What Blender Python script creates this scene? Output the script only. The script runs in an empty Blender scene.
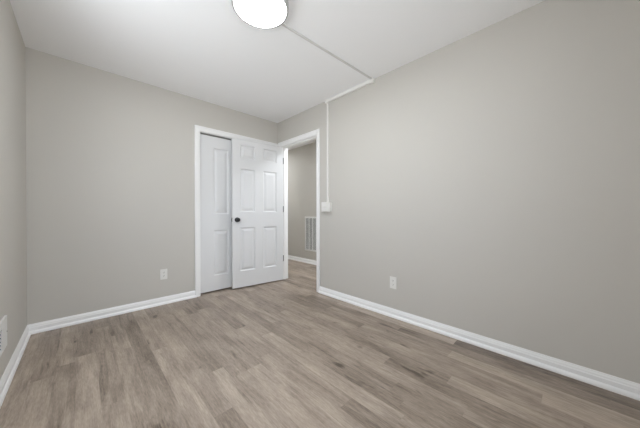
import bpy, bmesh, math, random
from mathutils import Vector, Matrix

sc = bpy.context.scene
COL = sc.collection

# ------------------------------------------------------------------ room dimensions (metres)
XL, XR = -0.3365, 2.212          # left and right wall faces
YB, YF = 3.229, -0.40            # back wall face, wall behind the camera
H = 2.44                         # ceiling height
T = 0.12                         # partition thickness
XH = 3.34                        # far wall of the hallway
HY0, HY1 = 1.05, 5.6             # hallway ends
DY0, DY1, DZ = 2.345, 3.130, 2.052   # doorway in the right wall
CX0, CX1, CZ = 1.060, 2.158, 2.045   # closet opening in the back wall
WY0, WY1, WZ0, WZ1 = 1.22, 2.05, 0.80, 2.10   # unseen window added to the left wall for its light
WX0, WX1 = -0.22, 0.70                          # unseen window added behind the camera for its light

# ------------------------------------------------------------------ camera
cd = bpy.data.cameras.new('camera'); cam = bpy.data.objects.new('camera', cd); COL.objects.link(cam)
cd.sensor_fit = 'HORIZONTAL'; cd.sensor_width = 36.0; cd.lens = 36.0 * 245.41 / 640.0
cd.clip_start = 0.02
yaw, pit, rol = 0.77075, -0.004475, -0.0013
fw = Vector((math.sin(yaw)*math.cos(pit), math.cos(yaw)*math.cos(pit), math.sin(pit)))
rt = Vector((math.cos(yaw), -math.sin(yaw), 0)); up = rt.cross(fw)
r2 = rt*math.cos(rol) + up*math.sin(rol); u2 = -rt*math.sin(rol) + up*math.cos(rol)
m = Matrix.Identity(4)
for i in range(3):
    m[i][0] = r2[i]; m[i][1] = u2[i]; m[i][2] = -fw[i]
m.translation = Vector((0, 0, 1.0317))
cam.matrix_world = m
sc.camera = cam

# ------------------------------------------------------------------ daylight, exposure
sc.view_settings.view_transform = 'Standard'; sc.view_settings.look = 'None'
sc.view_settings.gamma = 1.0; sc.view_settings.use_curve_mapping = False
sc.view_settings.exposure = 0.27
SKY = 5.0            # sky above the horizon
GROUND_FILL = 7.0         # brightness added below the horizon to light the ceiling
LAMP = 46.0
HALL_LAMP = 64.0
sc.cycles.diffuse_bounces = 8; sc.cycles.max_bounces = 14
w = bpy.data.worlds.new('daylight'); sc.world = w; w.use_nodes = True
wn = w.node_tree.nodes; wl = w.node_tree.links
bg = wn['Background']; bg.inputs['Strength'].default_value = 1.0
wt = wn.new('ShaderNodeTexCoord'); ws = wn.new('ShaderNodeSeparateXYZ'); wl.new(wt.outputs['Generated'], ws.inputs[0])
wr = wn.new('ShaderNodeMapRange'); wr.inputs[1].default_value = -0.03; wr.inputs[2].default_value = 0.03
wl.new(ws.outputs[2], wr.inputs[0])
wx = wn.new('ShaderNodeMix'); wx.data_type = 'RGBA'; wl.new(wr.outputs[0], wx.inputs[0])
wx.inputs[6].default_value = (0.94*GROUND_FILL, 0.99*GROUND_FILL, 1.03*GROUND_FILL, 1); wx.inputs[7].default_value = (0.86*SKY, 0.96*SKY, 1.09*SKY, 1)
wl.new(wx.outputs[2], bg.inputs['Color'])
SUN = 18.0            # unseen sun added behind the camera, to bounce off the floor
sl = bpy.data.lights.new('sun', 'SUN'); sl.energy = SUN; sl.angle = math.radians(0.6); sl.color = (0.97, 0.98, 1.0)
so = bpy.data.objects.new('sun', sl); COL.objects.link(so); so.location = (0.0, -3.0, 5.5)
so.rotation_euler = Vector((0.10, 0.52, -0.85)).to_track_quat('-Z', 'Y').to_euler()
def window_portal(x, y, z, wd, ht, rz):
    pl = bpy.data.lights.new('added_window_daylight', 'AREA'); pl.shape = 'RECTANGLE'
    pl.size = wd; pl.size_y = ht; pl.cycles.is_portal = True
    po = bpy.data.objects.new('added_window_daylight', pl); COL.objects.link(po)
    po.location = (x, y, z); po.rotation_euler = (math.radians(90), 0, math.radians(rz))
    return po
window_portal(XL - 0.10, (WY0+WY1)/2, (WZ0+WZ1)/2, WY1-WY0, WZ1-WZ0, -90)   # faces +x, into the room
window_portal((WX0+WX1)/2, YF - 0.10, (WZ0+WZ1)/2, WX1-WX0, WZ1-WZ0, 0)      # faces +y, into the room

# ------------------------------------------------------------------ materials
def mat(name, color, rough=0.5, spec=0.5, metal=0.0):
    M = bpy.data.materials.new(name); M.use_nodes = True
    b = M.node_tree.nodes['Principled BSDF']
    b.inputs['Base Color'].default_value = (*color, 1); b.inputs['Roughness'].default_value = rough
    b.inputs['Specular IOR Level'].default_value = spec; b.inputs['Metallic'].default_value = metal
    return M

def bumpy(M, scale, strength, dist, detail=3.0, vary=0.0):
    nt = M.node_tree; N = nt.nodes; L = nt.links; b = N['Principled BSDF']
    tc = N.new('ShaderNodeTexCoord'); no = N.new('ShaderNodeTexNoise')
    no.inputs['Scale'].default_value = scale; no.inputs['Detail'].default_value = detail
    L.new(tc.outputs['Object'], no.inputs['Vector'])
    bp = N.new('ShaderNodeBump'); bp.inputs['Strength'].default_value = strength; bp.inputs['Distance'].default_value = dist
    L.new(no.outputs['Fac'], bp.inputs['Height']); L.new(bp.outputs['Normal'], b.inputs['Normal'])
    if vary:
        col = tuple(b.inputs['Base Color'].default_value)[:3]
        n2 = N.new('ShaderNodeTexNoise'); n2.inputs['Scale'].default_value = 1.3; n2.inputs['Detail'].default_value = 2
        L.new(tc.outputs['Object'], n2.inputs['Vector'])
        mx = N.new('ShaderNodeMix'); mx.data_type = 'RGBA'
        mx.inputs[6].default_value = (*[c*(1-vary) for c in col], 1); mx.inputs[7].default_value = (*[min(1, c*(1+vary)) for c in col], 1)
        L.new(n2.outputs['Fac'], mx.inputs[0]); L.new(mx.outputs[2], b.inputs['Base Color'])
    return M

WALL = bumpy(mat('greige_wall_paint', (0.590, 0.569, 0.529), 0.62, 0.3), 220, 0.10, 0.0006, vary=0.012)
CEIL = bumpy(mat('white_ceiling_paint', (0.915, 0.92, 0.93), 0.85, 0.15), 130, 0.35, 0.0015, vary=0.01)
TRIM = bumpy(mat('white_trim_gloss_paint', (0.92, 0.92, 0.92), 0.34, 0.45), 60, 0.03, 0.0003)
DOOR = bumpy(mat('white_door_paint', (0.752, 0.756, 0.765), 0.38, 0.45), 160, 0.06, 0.0003)
PLATE = bumpy(mat('white_plastic', (0.80, 0.79, 0.76), 0.35, 0.5), 40, 0.01, 0.0002)
RACE = bumpy(mat('offwhite_channel_paint', (0.83, 0.82, 0.79), 0.45, 0.4), 40, 0.01, 0.0002)
RACE_SHADED = bumpy(mat('shaded_channel_paint', (0.66, 0.66, 0.65), 0.5, 0.4), 40, 0.01, 0.0002)  # white channel darkened, shade painted into the colour of the ceiling length
DARK = mat('dark_slot', (0.03, 0.03, 0.03), 0.7, 0.2)
BLACK = bumpy(mat('matte_black_metal', (0.012, 0.012, 0.013), 0.38, 0.5), 90, 0.02, 0.0003)
STEEL = bumpy(mat('dull_grey_steel', (0.30, 0.29, 0.28), 0.40, 0.5, 0.8), 90, 0.02, 0.0003)
HINGE = bumpy(mat('dark_grey_steel', (0.16, 0.155, 0.15), 0.5, 0.4, 0.3), 90, 0.02, 0.0003)
RIM = bumpy(mat('satin_white_metal', (0.50, 0.50, 0.49), 0.45, 0.4, 0.1), 90, 0.02, 0.0003)
VENT = bumpy(mat('white_enamel', (0.78, 0.78, 0.76), 0.40, 0.5), 90, 0.02, 0.0003)
DUCT = bumpy(mat('grey_duct_metal', (0.09, 0.088, 0.085), 0.6, 0.3), 30, 0.05, 0.0003)

def lamp_mat(name, strength):
    M = bpy.data.materials.new(name); M.use_nodes = True
    nt = M.node_tree; b = nt.nodes['Principled BSDF']
    b.inputs['Base Color'].default_value = (0.9, 0.9, 0.88, 1); b.inputs['Roughness'].default_value = 0.4
    b.inputs['Emission Color'].default_value = (0.94, 0.985, 1.03, 1); b.inputs['Emission Strength'].default_value = strength
    return M
LED = lamp_mat('lit_opal_diffuser', LAMP)
LED_HALL = lamp_mat('lit_opal_diffuser_hallway', HALL_LAMP)
LED_HALL_FILL = lamp_mat('added_hall_fill_diffuser', HALL_LAMP*0.75)

def glass_mat():
    M = bpy.data.materials.new('clear_window_glass'); M.use_nodes = True
    nt = M.node_tree; N = nt.nodes; L = nt.links; N.remove(N['Principled BSDF'])
    tr = N.new('ShaderNodeBsdfTransparent'); gl = N.new('ShaderNodeBsdfGlossy'); gl.inputs['Roughness'].default_value = 0.02
    lw = N.new('ShaderNodeLayerWeight'); pw = N.new('ShaderNodeMath'); pw.operation = 'POWER'; pw.inputs[1].default_value = 5.0
    L.new(lw.outputs['Facing'], pw.inputs[0]); lw.inputs['Blend'].default_value = 0.5
    fr = N.new('ShaderNodeMath'); fr.operation = 'MULTIPLY_ADD'; fr.inputs[1].default_value = 0.95; fr.inputs[2].default_value = 0.04
    L.new(pw.outputs[0], fr.inputs[0]); mx = N.new('ShaderNodeMixShader')
    L.new(fr.outputs[0], mx.inputs[0]); L.new(tr.outputs[0], mx.inputs[1]); L.new(gl.outputs[0], mx.inputs[2])
    L.new(mx.outputs[0], N['Material Output'].inputs['Surface'])
    return M
GLASS = glass_mat()

def floor_mat():
    M = bpy.data.materials.new('greige_oak_plank'); M.use_nodes = True
    nt = M.node_tree; N = nt.nodes; L = nt.links; b = N['Principled BSDF']
    at = N.new('ShaderNodeAttribute'); at.attribute_name = 'plank'
    sep = N.new('ShaderNodeSeparateColor'); L.new(at.outputs['Color'], sep.inputs[0])
    tc = N.new('ShaderNodeTexCoord')
    off = N.new('ShaderNodeCombineXYZ')
    def math_(op, a, bval=None, b_link=None):
        n = N.new('ShaderNodeMath'); n.operation = op; L.new(a, n.inputs[0])
        if b_link is not None: L.new(b_link, n.inputs[1])
        elif bval is not None: n.inputs[1].default_value = bval
        return n.outputs[0]
    L.new(math_('MULTIPLY', sep.outputs[1], 37.0), off.inputs[0]); L.new(math_('MULTIPLY', sep.outputs[2], 53.0), off.inputs[1])
    add = N.new('ShaderNodeVectorMath'); add.operation = 'ADD'
    L.new(tc.outputs['Object'], add.inputs[0]); L.new(off.outputs[0], add.inputs[1])
    def stretched(sx, sy, scale, detail, rough=0.55, dist=0.0):
        mp = N.new('ShaderNodeMapping'); mp.inputs['Scale'].default_value = (sx, sy, 1)
        L.new(add.outputs[0], mp.inputs[0])
        n = N.new('ShaderNodeTexNoise'); n.inputs['Scale'].default_value = scale; n.inputs['Detail'].default_value = detail
        n.inputs['Roughness'].default_value = rough; n.inputs['Distortion'].default_value = dist
        L.new(mp.outputs[0], n.inputs['Vector']); return n.outputs['Fac']
    grain = stretched(1.0, 0.07, 70, 6, 0.72, 0.5)        # fine long fibres
    pore = stretched(1.0, 0.14, 190, 3, 0.6)              # short dark pores
    cath = stretched(1.0, 0.16, 14, 3, 0.5, 0.8)         # broad cathedral figure
    cloud = stretched(1.0, 0.45, 7, 2)                   # cloudy tone
    knot = stretched(1.0, 0.36, 9.5, 2, 0.5, 0.5)        # rare dark knots
    kr = N.new('ShaderNodeMapRange'); kr.inputs[1].default_value = 0.665; kr.inputs[2].default_value = 0.75
    L.new(knot, kr.inputs[0])
    def centred(x, k):
        return math_('MULTIPLY', math_('SUBTRACT', x, 0.5), k)
    v = math_('ADD', sep.outputs[0], b_link=centred(grain, 0.95))
    v = math_('ADD', v, b_link=centred(pore, 0.65))
    v = math_('ADD', v, b_link=centred(cath, 0.75)); v = math_('ADD', v, b_link=centred(cloud, 0.45))
    v = math_('SUBTRACT', v, b_link=math_('MULTIPLY', kr.outputs[0], 0.45))
    line = stretched(1.0, 0.055, 42, 4, 0.6, 0.6)         # crisp dark grain lines
    lr = N.new('ShaderNodeMapRange'); lr.inputs[1].default_value = 0.56; lr.inputs[2].default_value = 0.66; L.new(line, lr.inputs[0])
    v = math_('ADD', v, 0.04); v = math_('SUBTRACT', v, b_link=math_('MULTIPLY', lr.outputs[0], 0.17))
    cr = N.new('ShaderNodeValToRGB'); e = cr.color_ramp.elements
    e[0].position = 0.0; e[0].color = (0.098, 0.073, 0.054, 1)
    e[1].position = 1.0; e[1].color = (0.510, 0.424, 0.348, 1)
    mid = e.new(0.5); mid.color = (0.300, 0.241, 0.193, 1)
    L.new(v, cr.inputs[0]); L.new(cr.outputs[0], b.inputs['Base Color'])
    b.inputs['Specular IOR Level'].default_value = 0.5
    rr = N.new('ShaderNodeMapRange'); rr.inputs[3].default_value = 0.32; rr.inputs[4].default_value = 0.46
    L.new(grain, rr.inputs[0]); L.new(rr.outputs[0], b.inputs['Roughness'])
    bp = N.new('ShaderNodeBump'); bp.inputs['Strength'].default_value = 0.15; bp.inputs['Distance'].default_value = 0.0008
    L.new(grain, bp.inputs['Height']); L.new(bp.outputs['Normal'], b.inputs['Normal'])
    return M
FLOOR = floor_mat()

# ------------------------------------------------------------------ mesh helpers
def obj(name, bm, material, parent=None, smooth=False, loc=None):
    bmesh.ops.recalc_face_normals(bm, faces=bm.faces)
    me = bpy.data.meshes.new(name); bm.to_mesh(me); bm.free()
    if smooth:
        for p in me.polygons: p.use_smooth = True
    me.materials.append(material)
    o = bpy.data.objects.new(name, me); COL.objects.link(o)
    if parent: o.parent = parent
    if loc: o.location = loc
    return o

def empty(name, loc=(0, 0, 0), rz=0.0):
    o = bpy.data.objects.new(name, None); o.empty_display_size = 0.1; COL.objects.link(o)
    o.location = loc; o.rotation_euler = (0, 0, rz); return o

def tag(o, label, cat, kind=None, group=None):
    o['label'] = label; o['category'] = cat
    if kind: o['kind'] = kind
    if group: o['group'] = group
    return o

def box(bm, lo, hi, bevel=0.0, seg=2):
    xs = (lo[0], hi[0]); ys = (lo[1], hi[1]); zs = (lo[2], hi[2])
    v = [bm.verts.new((xs[i], ys[j], zs[k])) for i in (0, 1) for j in (0, 1) for k in (0, 1)]
    fs = [bm.faces.new([v[i] for i in q]) for q in ((0,1,3,2), (4,6,7,5), (0,4,5,1), (2,3,7,6), (0,2,6,4), (1,5,7,3))]
    if bevel:
        es = {e for f in fs for e in f.edges}
        bmesh.ops.bevel(bm, geom=list(es), offset=bevel, segments=seg, affect='EDGES', profile=0.6)

def newbox(lo, hi, bevel=0.0, seg=2):
    bm = bmesh.new(); box(bm, lo, hi, bevel, seg); return bm

def lathe(bm, prof, M, n=48):
    """prof: (radius, height) pairs spun about the local z axis, placed by matrix M"""
    rings = []
    for r, z in prof:
        if r < 1e-6: rings.append([bm.verts.new(M @ Vector((0, 0, z)))])
        else: rings.append([bm.verts.new(M @ Vector((r*math.cos(2*math.pi*k/n), r*math.sin(2*math.pi*k/n), z))) for k in range(n)])
    for a, b in zip(rings, rings[1:]):
        for k in range(n):
            k2 = (k+1) % n
            q = [a[k % len(a)], a[k2 % len(a)], b[k2 % len(b)], b[k % len(b)]]
            u = []
            for x in q:
                if x not in u: u.append(x)
            if len(u) > 2: bm.faces.new(u)

def run(bm, prof, p0, p1, out, side, m0=0.0, m1=0.0):
    """Sweep a profile of (a, b) pairs from p0 to p1. a goes along `side`, b along `out`.
    m0, m1: how far the ends are cut back per unit of the mitre axis a (+) or b (tuple)."""
    p0 = Vector(p0); p1 = Vector(p1); d = (p1-p0).normalized(); out = Vector(out); side = Vector(side)
    def cut(m, a, b):
        return m[0]*a + m[1]*b if isinstance(m, tuple) else m*a
    A = [bm.verts.new(p0 + side*a + out*b + d*cut(m0, a, b)) for a, b in prof]
    B = [bm.verts.new(p1 + side*a + out*b - d*cut(m1, a, b)) for a, b in prof]
    n = len(prof)
    for i in range(n):
        j = (i+1) % n; bm.faces.new((A[i], A[j], B[j], B[i]))
    bm.faces.new(A); bm.faces.new(B[::-1])

# ------------------------------------------------------------------ floor: separate strips, each with its own tone
rng = random.Random(11)
PW, PX, PL = 0.1005, -0.2303, 1.22
known_end = {0: (2.295, .60, .40), 2: (2.470, .62, .42), 8: (1.63, .66, .40), 10: (1.49, .68, .45),
             12: (.856, .30, .56), 17: (.904, .36, .58), 18: (.53, .62, .38)}
# strip: (y of a board end, tone nearer the camera, tone beyond it)
def build_floor():
    bm = bmesh.new(); cl = bm.loops.layers.float_color.new('plank')
    x_lo, x_hi, y_lo, y_hi = XL - 0.13, XH + 0.14, YF - 0.14, HY1 + 0.15
    k = math.floor((x_lo - PX)/PW)
    while PX + k*PW < x_hi:
        a, b = max(x_lo, PX + k*PW), min(x_hi, PX + (k+1)*PW)
        end, near, far = known_end.get(k, (rng.uniform(0, PL), None, None))
        y = end - PL*math.ceil((end - y_lo)/PL)
        while y < y_hi:
            c, d = max(y, y_lo), min(y + PL, y_hi)
            tone = min(.85, max(.2, rng.gauss(.48, .10)))
            if near is not None and abs(y + PL - end) < 1e-4: tone = near
            if far is not None and abs(y - end) < 1e-4: tone = far
            col = (tone, rng.random(), rng.random(), 1)
            if d - c > 1e-4:
                f = bm.faces.new([bm.verts.new(p) for p in ((a, c, 0), (b, c, 0), (b, d, 0), (a, d, 0))])
                for l in f.loops: l[cl] = col
            y += PL
        k += 1
    o = obj('floor', bm, FLOOR)
    md = o.modifiers.new('slab', 'SOLIDIFY'); md.thickness = 0.03; md.offset = -1
    return o
tag(build_floor(), 'greige oak plank floor running through the doorway into the hall', 'floor', 'structure')

# ------------------------------------------------------------------ shell
tag(obj('ceiling', newbox((XL-T, YF-T, H), (XH+T, HY1+T, H+0.1)), CEIL), 'flat white ceiling with a round lamp and a cable channel', 'ceiling', 'structure')
bm = bmesh.new()
box(bm, (XL-T, YF-T, 0), (XL, WY0, H)); box(bm, (XL-T, WY1, 0), (XL, 4.0, H))
box(bm, (XL-T, WY0, 0), (XL, WY1, WZ0)); box(bm, (XL-T, WY0, WZ1), (XL, WY1, H))
tag(obj('wall_left', bm, WALL), 'greige wall at the left edge, nearest the camera, with a low vent', 'wall', 'structure')
bm = bmesh.new()
box(bm, (XL, YB, 0), (CX0-0.019, YB+T, H)); box(bm, (CX1+0.019, YB, 0), (XR, YB+T, H)); box(bm, (CX0-0.019, YB, CZ+0.019), (CX1+0.019, YB+T, H))
tag(obj('wall_back', bm, WALL), 'greige back wall holding the closet opening', 'wall', 'structure')
bm = bmesh.new()
box(bm, (XR, YF-T, 0), (XR+T, DY0-0.019, H)); box(bm, (XR, DY1+0.019, 0), (XR+T, HY1, H)); box(bm, (XR, DY0-0.019, DZ+0.019), (XR+T, DY1+0.019, H))
tag(obj('wall_right', bm, WALL), 'long greige wall on the right with the doorway to the hall', 'wall', 'structure')
bm = bmesh.new()
box(bm, (XL, YF-T, 0), (WX0, YF, H)); box(bm, (WX1, YF-T, 0), (XR, YF, H))
box(bm, (WX0, YF-T, 0), (WX1, YF, WZ0)); box(bm, (WX0, YF-T, WZ1), (WX1, YF, H))
tag(obj('wall_rear', bm, WALL), 'greige wall behind the camera', 'wall', 'structure')
tag(obj('wall_hall', newbox((XH, HY0-T, 0), (XH+T, HY1+T, H)), WALL), 'greige hallway wall seen through the doorway, with a tall return vent', 'wall', 'structure')
tag(obj('wall_hall_near', newbox((XR+T, HY0-T, 0), (XH, HY0, H)), WALL), 'greige end wall of the hallway on the near side', 'wall', 'structure')
tag(obj('wall_hall_far', newbox((XR, HY1, 0), (XH, HY1+T, H)), WALL), 'greige end wall of the hallway on the far side', 'wall', 'structure')
bm = bmesh.new()
box(bm, (XL-T, 4.0, 0), (XR, 4.0+T, H)); box(bm, (0.80, YB+T, 0), (0.86, 4.0, H))
tag(obj('wall_closet', bm, WALL), 'greige walls inside the dark closet behind the bifold doors', 'wall', 'structure')

# ------------------------------------------------------------------ baseboards with shoe moulding
BASE = [(0, 0), (0.024, 0), (0.0238, 0.010), (0.021, 0.018), (0.016, 0.025), (0.0125, 0.027), (0.012, 0.053),
        (0.0095, 0.058), (0.0085, 0.067), (0.0055, 0.074), (0.003, 0.083), (0, 0.083)]      # (out from the wall, height)
def baseboard(name, p0, p1, out, label, m0=0.0, m1=0.0):
    bm = bmesh.new(); run(bm, BASE, p0, p1, (0, 0, 1), out, m0, m1)
    return tag(obj(name, bm, TRIM), label, 'baseboard', 'structure')
CW = 0.060     # casing width
baseboard('baseboard_left', (XL, YF, 0), (XL, YB, 0), (1, 0, 0), 'white baseboard along the left wall under the low vent', 1.0, 1.0)
baseboard('baseboard_back', (XL, YB, 0), (CX0-CW+0.006, YB, 0), (0, -1, 0), 'white baseboard along the back wall left of the closet', 1.0, 0.0)
baseboard('baseboard_right', (XR, DY0-CW-0.006, 0), (XR, YF, 0), (-1, 0, 0), 'long white baseboard along the right wall', 0.0, 1.0)
baseboard('baseboard_rear', (XR, YF, 0), (XL, YF, 0), (0, 1, 0), 'white baseboard along the wall behind the camera', 1.0, 1.0)
baseboard('baseboard_hall', (XH, HY1, 0), (XH, HY0, 0), (-1, 0, 0), 'white baseboard in the hallway below the tall vent')

# ------------------------------------------------------------------ jambs and casings
CAS = [(0, 0), (0, 0.0155), (0.004, 0.0175), (0.014, 0.0175), (0.022, 0.0150), (0.040, 0.0125), (0.052, 0.0105), (0.0575, 0.0085), (0.060, 0.005), (0.060, 0)]  # (from outer edge inwards, out from wall)
def casing(name, a0, a1, top, at, out, along, label, right_w=None):
    """three mitred boards round an opening a0..a1 (along axis `along`), head at height `top`; `at` is a point on the wall"""
    bm = bmesh.new(); al = Vector(along); P = Vector(at); O = Vector(out); rv = 0.006
    L0 = a0 + rv*-1 - CW; L1 = a1 + rv + CW; TZ = top + rv + CW
    run(bm, CAS, P + al*L0, P + al*L0 + Vector((0, 0, TZ)), O, al, 0.0, 1.0)
    if right_w is None:
        run(bm, CAS, P + al*L1, P + al*L1 + Vector((0, 0, TZ)), O, -al, 0.0, 1.0)
        run(bm, CAS, P + al*L0 + Vector((0, 0, TZ)), P + al*L1 + Vector((0, 0, TZ)), O, Vector((0, 0, -1)), 1.0, 1.0)
    else:      # leg ripped narrow against the corner
        cut = [(0, 0), (0, 0.0155), (right_w*0.8, 0.0105), (right_w-0.002, 0.0085), (right_w, 0.005), (right_w, 0)]
        L1 = a1 + rv + right_w
        run(bm, cut, P + al*L1, P + al*L1 + Vector((0, 0, top + rv)), O, -al)
        run(bm, CAS, P + al*L0 + Vector((0, 0, TZ)), P + al*L1 + Vector((0, 0, TZ)), O, Vector((0, 0, -1)), 1.0, 0.0)
    return tag(obj(name, bm, TRIM), label, 'door casing', 'structure')
casing('trim_1', CX0, CX1, CZ, (0, YB, 0), (0, -1, 0), (1, 0, 0), 'white casing around the closet opening in the back wall', right_w=0.044)
casing('trim_2', DY0, DY1, DZ, (XR, 0, 0), (-1, 0, 0), (0, 1, 0), 'white casing around the hall doorway beside the cable channel')
casing('trim_3', DY0, DY1, DZ, (XR+T, 0, 0), (1, 0, 0), (0, 1, 0), 'white casing on the hallway side of the doorway')
bm = bmesh.new()
for (a, b) in ((CX0-0.019, CX0), (CX1, CX1+0.019)): box(bm, (a, YB, 0), (b, YB+T, CZ))
box(bm, (CX0-0.019, YB, CZ), (CX1+0.019, YB+T, CZ+0.019))
tag(obj('trim_4', bm, TRIM), 'white jamb lining the closet opening', 'door jamb', 'structure')
bm = bmesh.new()
box(bm, (XR, DY0-0.019, 0), (XR+T, DY0, DZ)); box(bm, (XR, DY1, 0), (XR+T, DY1+0.019, DZ)); box(bm, (XR, DY0-0.019, DZ), (XR+T, DY1+0.019, DZ+0.019))
s0 = XR + 0.040     # door stop strips
box(bm, (s0, DY1-0.010, 0), (s0+0.035, DY1+0.001, DZ-0.010)); box(bm, (s0, DY0-0.001, 0), (s0+0.035, DY0+0.010, DZ-0.010))
box(bm, (s0, DY0-0.001, DZ-0.010), (s0+0.035, DY1+0.001, DZ+0.001))
tag(obj('trim_5', bm, TRIM), 'white jamb and stop lining the hall doorway', 'door jamb', 'structure')
# bifold track under the closet head
bm = newbox((CX0+0.004, YB+0.036, CZ-0.012), (CX1-0.004, YB+0.064, CZ))
tag(obj('trim_6', bm, STEEL), 'grey metal track under the closet head, above the bifold door', 'door track', 'structure')

# ------------------------------------------------------------------ panelled doors
RINGS = [(0.003, -0.0050), (0.010, -0.0110), (0.016, -0.0125), (0.022, -0.0118), (0.046, -0.0030), (0.050, -0.0020)]
def panel_face(bm, x0, x1, z0, z1, rects, y, s):
    """face of a moulded door at depth y looking along s (+1/-1 in local y); rects are raised panels set in a grid"""
    xs = sorted({x0, x1, *[r[0] for r in rects], *[r[1] for r in rects]})
    zs = sorted({z0, z1, *[r[2] for r in rects], *[r[3] for r in rects]})
    R = set(rects); vs = {}
    def V(x, z):
        if (x, z) not in vs: vs[(x, z)] = bm.verts.new((x, y, z))
        return vs[(x, z)]
    for a, b in zip(xs, xs[1:]):
        for c, d in zip(zs, zs[1:]):
            ring = [V(a, c), V(b, c), V(b, d), V(a, d)]
            if (a, b, c, d) not in R:
                bm.faces.new(ring); continue
            for ins, dep in RINGS:
                nr = [bm.verts.new(p) for p in ((a+ins, y+s*dep, c+ins), (b-ins, y+s*dep, c+ins), (b-ins, y+s*dep, d-ins), (a+ins, y+s*dep, d-ins))]
                for i in range(4):
                    j = (i+1) % 4; bm.faces.new((ring[i], ring[j], nr[j], nr[i]))
                ring = nr
            bm.faces.new(ring)

def door_slab(w_, z0, z1, th, rects):
    bm = bmesh.new()
    panel_face(bm, 0.0, w_, z0, z1, rects, 0.0, 1); panel_face(bm, 0.0, w_, z0, z1, rects, -th, -1)
    bmesh.ops.remove_doubles(bm, verts=bm.verts, dist=1e-6)
    for (p, q) in (((0, z0), (w_, z0)), ((0, z1), (w_, z1)), ((0, z0), (0, z1)), ((w_, z0), (w_, z1))):
        bm.faces.new([bm.verts.new(c) for c in ((p[0], 0, p[1]), (q[0], 0, q[1]), (q[0], -th, q[1]), (p[0], -th, p[1]))])
    bmesh.ops.remove_doubles(bm, verts=bm.verts, dist=1e-6)
    return bm

# entry door: hinged at the right wall, swung open in front of the closet. Local x runs from the hinge to the latch edge, +y faces the room
DW = 0.762
A = Vector((2.2035, 3.080, 0)); B = Vector((1.440, 3.1725, 0))
ang = math.atan2(B.y-A.y, B.x-A.x)
cols = [(0.108, 0.320), (0.442, 0.654)]
rows = [(0.236, 0.832), (1.046, 1.636), (1.778, 1.960)]
rects = [(a, b, c, d) for a, b in cols for c, d in rows]
d1 = empty('door_1', (A.x, A.y, 0), ang)
tag(d1, 'open white six-panel door with black knob in front of the closet', 'door', 'structure')
obj('door_leaf', door_slab(DW, 0.016, 2.038, 0.035, rects), DOOR, d1)
def knob(side):
    bm = bmesh.new(); y0 = 0.0 if side > 0 else -0.035
    Mx = Matrix.Translation((DW-0.062, y0, 0.940)) @ Matrix.Rotation(math.radians(-90*side), 4, 'X')
    lathe(bm, [(0, 0), (0.0325, 0), (0.0325, 0.004), (0.030, 0.007), (0.014, 0.009), (0.0115, 0.014), (0.0115, 0.026), (0.015, 0.031),
               (0.0235, 0.036), (0.0272, 0.043), (0.0275, 0.050), (0.0245, 0.057), (0.017, 0.0615), (0.008, 0.063), (0, 0.0633)], Mx, 40)
    o = obj('knob', bm, BLACK, d1, smooth=True); o['label'] = 'round black knob'
knob(1); knob(-1)
o = obj('latch_plate', newbox((DW-0.0005, -0.029, 0.912), (DW+0.0012, -0.006, 0.969), 0.0004), BLACK, d1); o['label'] = 'black latch plate on the door edge'
lt = obj('latch_bolt', newbox((DW, -0.0235, 0.931), (DW+0.009, -0.0115, 0.949), 0.002), STEEL, o)
for z in (0.330, 1.090, 1.838):
    bm = bmesh.new()
    lathe(bm, [(0, -0.052), (0.004, -0.051), (0.0065, -0.046), (0.0065, 0.046), (0.004, 0.051), (0, 0.052)], Matrix.Translation((-0.0055, -0.0400, z)), 16)
    box(bm, (-0.0022, -0.038, z-0.045), (0.0002, -0.002, z+0.045))                       # leaf on the door edge
    jb = bmesh.new(); box(jb, (A.x+0.004, DY1-0.003, z-0.046), (XR+0.0395, DY1+0.0002, z+0.046))   # leaf on the jamb
    bmesh.ops.transform(jb, matrix=(Matrix.Translation((A.x, A.y, 0)) @ Matrix.Rotation(ang, 4, 'Z')).inverted(), verts=jb.verts)
    tm = bpy.data.meshes.new('tmp'); jb.to_mesh(tm); jb.free(); bm.from_mesh(tm); bpy.data.meshes.remove(tm)
    o = obj('hinge', bm, HINGE, d1); o['label'] = 'dull grey butt hinge'

# closet bifold: two hinged leaves in the opening
d2 = empty('door_2', (CX0, YB+0.032, 0), math.pi)
tag(d2, 'closed white bifold closet door with tall panels, half hidden by the open door', 'door', 'structure')
LW = (CX1 - CX0 - 0.010)/2
for i in (0, 1):
    x_hi = -(0.003 + i*(LW + 0.004))
    lr = [(0.172, LW-0.172, 0.212, 0.806), (0.172, LW-0.172, 1.016, 1.882)]
    bm = door_slab(LW, 0.019, 2.026, 0.032, lr)
    bmesh.ops.translate(bm, verts=bm.verts, vec=(x_hi - LW, 0, 0))
    lf = obj('door_leaf', bm, DOOR, d2)
for z in (0.26, 1.02, 1.78):
    bm = bmesh.new(); xj = -(0.003 + LW + 0.002)
    lathe(bm, [(0, -0.035), (0.005, -0.034), (0.005, 0.034), (0, 0.035)], Matrix.Translation((xj, 0.003, z)), 14)
    obj('hinge', bm, STEEL, d2)

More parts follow.
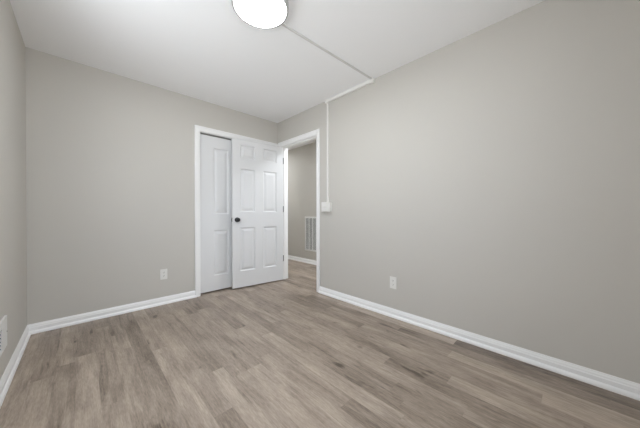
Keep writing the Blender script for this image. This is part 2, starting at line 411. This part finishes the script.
# ------------------------------------------------------------------ unseen windows, both added to bring in light
def window(name, loc, rz, wd, label):
    win = empty(name, loc, rz); tag(win, label, 'window', 'structure')
    yc = wd/2; wh = WZ1-WZ0
    bm = bmesh.new()
    for a, b in ((-yc, -yc+0.04), (yc-0.04, yc)): box(bm, (-T, a, 0), (0, b, wh))
    box(bm, (-T, -yc, 0), (0, yc, 0.04)); box(bm, (-T, -yc, wh-0.04), (0, yc, wh))
    obj('window_frame', bm, TRIM, win)
    for z0, z1, x0 in ((0.04, wh/2+0.02, -0.060), (wh/2-0.02, wh-0.04, -0.095)):
        bm = bmesh.new(); y0, y1 = -yc+0.04, yc-0.04
        box(bm, (x0, y0, z0), (x0+0.033, y0+0.04, z1)); box(bm, (x0, y1-0.04, z0), (x0+0.033, y1, z1))
        box(bm, (x0, y0, z0), (x0+0.033, y1, z0+0.04)); box(bm, (x0, y0, z1-0.04), (x0+0.033, y1, z1))
        s = obj('sash', bm, TRIM, win)
        obj('pane', newbox((x0+0.014, y0+0.03, z0+0.03), (x0+0.018, y1-0.03, z1-0.03)), GLASS, s)
    bm = bmesh.new()
    run(bm, CAS, (0, -yc-CW, -CW), (0, -yc-CW, wh+CW), (1, 0, 0), (0, 1, 0), 1.0, 1.0); run(bm, CAS, (0, yc+CW, -CW), (0, yc+CW, wh+CW), (1, 0, 0), (0, -1, 0), 1.0, 1.0)
    run(bm, CAS, (0, -yc-CW, wh+CW), (0, yc+CW, wh+CW), (1, 0, 0), (0, 0, -1), 1.0, 1.0); run(bm, CAS, (0, -yc-CW, -CW), (0, yc+CW, -CW), (1, 0, 0), (0, 0, 1), 1.0, 1.0)
    obj('window_casing', bm, TRIM, win)
window('added_window_1', (XL, (WY0+WY1)/2, WZ0), 0.0, WY1-WY0, 'unseen white double-hung window added to the left wall for daylight')
window('added_window_2', ((WX0+WX1)/2, YF, WZ0), math.pi/2, WX1-WX0, 'unseen white double-hung window added behind the camera for daylight')

# ------------------------------------------------------------------ ceiling lights
def ceiling_light(x, y, led, label, energy=None):
    t = empty('ceiling_light', (x, y, H)); tag(t, label, 'ceiling light')
    Rr = 0.1835
    bm = bmesh.new()
    lathe(bm, [(0, 0), (Rr-0.004, 0), (Rr-0.001, -0.004), (Rr, -0.010), (Rr, -0.050), (Rr-0.002, -0.053), (Rr-0.014, -0.0545), (Rr-0.0165, -0.051), (Rr-0.0165, -0.040), (0, -0.040)], Matrix.Identity(4), 96)
    o = obj('rim', bm, RIM, t, smooth=False); o['label'] = 'thin satin grey-white ring'
    bm = bmesh.new()
    lathe(bm, [(0, -0.041), (Rr-0.017, -0.041), (Rr-0.017, -0.051), (Rr-0.026, -0.0545), (Rr*0.6, -0.0570), (0, -0.058)], Matrix.Identity(4), 96)
    o = obj('diffuser', bm, led, t, smooth=True); o['label'] = 'glowing white opal diffuser'
    return t
ceiling_light(0.857, 1.445, LED, 'round flush LED lamp glowing white in the bedroom ceiling')
ceiling_light(2.78, 2.25, LED_HALL, 'round flush LED lamp in the hallway ceiling just outside the doorway')
ceiling_light(2.83, 5.10, LED_HALL_FILL, 'unseen round flush lamp added further down the hallway ceiling to brighten its wall')  # unseen lamp, added only to brighten the hallway wall

# ------------------------------------------------------------------ surface cable channel from switch to lamp
ch = empty('cable_channel', (XR, 2.130, 1.165))
tag(ch, 'white surface cable channel climbing from the switch, along the ceiling edge to the lamp', 'cable channel')
ox, oy, oz = ch.location
def cpart(name, lo, hi, bev=0.002):
    return obj(name, newbox((lo[0]-ox, lo[1]-oy, lo[2]-oz), (hi[0]-ox, hi[1]-oy, hi[2]-oz), bev), RACE, ch)
cpart('wall_channel', (XR-0.014, 2.119, 1.165), (XR, 2.142, 2.412))
cpart('edge_channel', (XR-0.026, 1.470, 2.404), (XR, 2.133, 2.440), 0.004)
cpart('elbow_cover', (XR-0.030, 2.112, 2.396), (XR, 2.156, 2.440), 0.003)
cpart('elbow_cover', (XR-0.034, 1.448, 2.398), (XR, 1.492, 2.440), 0.003)
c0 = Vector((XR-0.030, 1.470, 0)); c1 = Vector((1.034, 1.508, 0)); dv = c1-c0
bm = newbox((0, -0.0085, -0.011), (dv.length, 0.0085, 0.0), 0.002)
o = obj('ceiling_channel', bm, RACE_SHADED, ch); o['label'] = 'length crossing the ceiling, shade painted into its colour'; o.location = (c0.x-ox, c0.y-oy, H-oz); o.rotation_euler = (0, 0, math.atan2(dv.y, dv.x))

# ------------------------------------------------------------------ surface switch box
sb = empty('light_switch', (XR, 2.137, 1.048))
tag(sb, 'white surface-mounted light switch box at the foot of the cable channel', 'light switch')
obj('switch_box', newbox((-0.036, -0.070, 0.001), (0, 0.070, 0.116), 0.003), RACE, sb)
obj('cover_plate', newbox((-0.041, -0.073, 0.0), (-0.035, 0.073, 0.118), 0.0025), PLATE, sb)
for dy in (-0.043, 0.0, 0.043):
    bm = newbox((-0.0425, dy-0.006, 0.047), (-0.040, dy+0.006, 0.071), 0.0006)
    box(bm, (-0.051, dy-0.0045, 0.058), (-0.041, dy+0.0045, 0.067), 0.0015)
    obj('toggle', bm, PLATE, sb)
    for z in (0.029, 0.089):
        bm = bmesh.new(); lathe(bm, [(0, -0.0005), (0.0033, -0.0005), (0.0033, 0.0008), (0.002, 0.0014), (0, 0.0015)], Matrix.Translation((-0.041, dy, z)) @ Matrix.Rotation(math.radians(-90), 4, 'Y'), 14)
        obj('screw', bm, PLATE, sb)

# ------------------------------------------------------------------ duplex outlets. Local +y looks out of the wall
def outlet(loc, rz, label):
    t = empty('wall_outlet', loc, rz); tag(t, label, 'outlet', group='duplex wall outlets')
    obj('cover_plate', newbox((-0.0355, 0, -0.058), (0.0355, 0.006, 0.058), 0.0025), PLATE, t)
    for z in (-0.0195, 0.0195):
        bm = bmesh.new()
        prof = []
        for k in range(32):
            a = 2*math.pi*k/32; prof.append((0.0172*math.cos(a), max(-0.0135, min(0.0135, 0.0172*math.sin(a)))))
        f0 = [bm.verts.new((x, 0.0055, z+q)) for x, q in prof]; f1 = [bm.verts.new((x*0.97, 0.0078, z+q*0.97)) for x, q in prof]
        bm.faces.new(f1)
        for k in range(32): bm.faces.new((f0[k], f0[(k+1) % 32], f1[(k+1) % 32], f1[k]))
        rc = obj('receptacle', bm, PLATE, t)
        bm = bmesh.new()
        box(bm, (-0.0075, 0.0070, z+0.001), (-0.0050, 0.0081, z+0.009)); box(bm, (0.0050, 0.0070, z+0.0015), (0.0072, 0.0081, z+0.0085))
        lathe(bm, [(0, 0.0070), (0.0026, 0.0070), (0.0026, 0.0081), (0, 0.0081)], Matrix.Translation((0, 0, z-0.0065)) @ Matrix.Rotation(math.radians(-90), 4, 'X'), 14)
        sl = obj('slots', bm, DARK, rc); sl['label'] = 'dark plug slots'
    bm = bmesh.new(); lathe(bm, [(0, 0.0055), (0.0033, 0.0055), (0.0033, 0.0068), (0.002, 0.0072), (0, 0.0072)], Matrix.Rotation(math.radians(-90), 4, 'X'), 14)
    obj('screw', bm, PLATE, t)
    return t
outlet((XR, 1.2365, 0.3395), math.radians(90), 'white duplex outlet low on the long right wall')
outlet((0.6645, YB, 0.3390), math.radians(180), 'white duplex outlet low on the back wall left of the closet')

# ------------------------------------------------------------------ vents. Local y along the wall, x out of the wall (towards the viewer)
def grille(name, loc, rz, w_, h_, fl, dep, label, cat, n_div, n_lou):
    t = empty(name, loc, rz); tag(t, label, cat)
    bm = bmesh.new(); y0, y1 = -w_/2, w_/2
    pr = [(0, 0), (0, 0.003), (fl*0.25, dep), (fl*0.92, dep), (fl, dep-0.002), (fl, 0)]
    run(bm, pr, (0, y0, 0), (0, y0, h_), (1, 0, 0), (0, 1, 0), 1.0, 1.0); run(bm, pr, (0, y1, 0), (0, y1, h_), (1, 0, 0), (0, -1, 0), 1.0, 1.0)
    run(bm, pr, (0, y0, 0), (0, y1, 0), (1, 0, 0), (0, 0, 1), 1.0, 1.0); run(bm, pr, (0, y0, h_), (0, y1, h_), (1, 0, 0), (0, 0, -1), 1.0, 1.0)
    obj('frame', bm, VENT, t)
    obj('duct_back', newbox((0.0005, y0+fl*0.6, fl*0.6), (0.0015, y1-fl*0.6, h_-fl*0.6)), DUCT, t)
    bm = bmesh.new()
    for k in range(n_lou):
        z = fl + (h_-2*fl)*(k+0.5)/n_lou; p = (h_-2*fl)/n_lou
        v = [bm.verts.new(c) for c in ((0.002, y0+fl, z+p*0.20), (0.002, y1-fl, z+p*0.20), (dep-0.002, y1-fl, z-p*0.20), (dep-0.002, y0+fl, z-p*0.20),
                                       (0.002, y0+fl, z+p*0.20-0.0012), (0.002, y1-fl, z+p*0.20-0.0012), (dep-0.002, y1-fl, z-p*0.20-0.0012), (dep-0.002, y0+fl, z-p*0.20-0.0012))]
        for q in ((0,1,2,3), (7,6,5,4), (0,4,5,1), (2,6,7,3), (1,5,6,2), (0,3,7,4)): bm.faces.new([v[i] for i in q])
    obj('louvres', bm, VENT, t)
    for k in range(1, n_div):
        y = y0 + fl + (w_-2*fl)*k/n_div
        obj('divider', newbox((0.002, y-0.006, fl), (dep-0.0005, y+0.006, h_-fl)), VENT, t)
    for z in (h_/2,) if h_ < 0.3 else (h_*0.2, h_*0.8):
        for y in (y0+fl*0.55, y1-fl*0.55):
            bm = bmesh.new(); lathe(bm, [(0, -0.001), (0.004, -0.001), (0.004, 0.001), (0.0025, 0.0018), (0, 0.002)], Matrix.Translation((dep, y, z)) @ Matrix.Rotation(math.radians(90), 4, 'Y'), 14)
            obj('screw', bm, VENT, t)
    return t
grille('return_vent', (XH, 3.645, 0.255), math.pi, 0.49, 0.70, 0.030, 0.012, 'tall white return air vent low on the hallway wall', 'vent', 4, 36)
rg = empty('wall_register', (XL, 2.15, 0.236))
tag(rg, 'small white wall register low on the left wall, cut by the photo edge', 'vent')
y0, y1, hh, a0, a1, b0, b1, dp = -0.236, 0.236, 0.180, -0.077, 0.077, 0.026, 0.148, 0.010
bm = bmesh.new()
for lo, hi in (((0, y0, 0), (dp, a0, hh)), ((0, a1, 0), (dp, y1, hh)), ((0, a0, 0), (dp, a1, b0)), ((0, a0, b1), (dp, a1, hh))): box(bm, lo, hi)
bmesh.ops.remove_doubles(bm, verts=bm.verts, dist=1e-5)
obj('faceplate', bm, VENT, rg)
bm = bmesh.new(); lip = [(0, 0), (0, 0.0035), (0.002, 0.005), (0.005, 0.005), (0.007, 0.0035), (0.007, 0)]
for e, pr in enumerate((1,)):
    run(bm, lip, (dp, a0, b0), (dp, a0, b1), (1, 0, 0), (0, -1, 0), -1.0, -1.0); run(bm, lip, (dp, a1, b0), (dp, a1, b1), (1, 0, 0), (0, 1, 0), -1.0, -1.0)
    run(bm, lip, (dp, a0, b0), (dp, a1, b0), (1, 0, 0), (0, 0, -1), -1.0, -1.0); run(bm, lip, (dp, a0, b1), (dp, a1, b1), (1, 0, 0), (0, 0, 1), -1.0, -1.0)
obj('opening_lip', bm, VENT, rg)
obj('duct_back', newbox((0.0003, a0, b0), (0.0012, a1, b1)), DUCT, rg)['label'] = 'dark opening'
bm = bmesh.new()
for k in range(6):
    z = b0 + (b1-b0)*(k+0.5)/6
    box(bm, (0.0015, a0, z-0.0012), (dp-0.001, a1, z+0.0012))
obj('louvres', bm, DUCT, rg)
for y in (y0+0.03, y1-0.012):
    bm = bmesh.new(); lathe(bm, [(0, -0.001), (0.0042, -0.001), (0.0042, 0.001), (0.0028, 0.002), (0, 0.0022)], Matrix.Translation((dp, y, hh*0.47)) @ Matrix.Rotation(math.radians(90), 4, 'Y'), 14)
    obj('screw', bm, STEEL, rg)
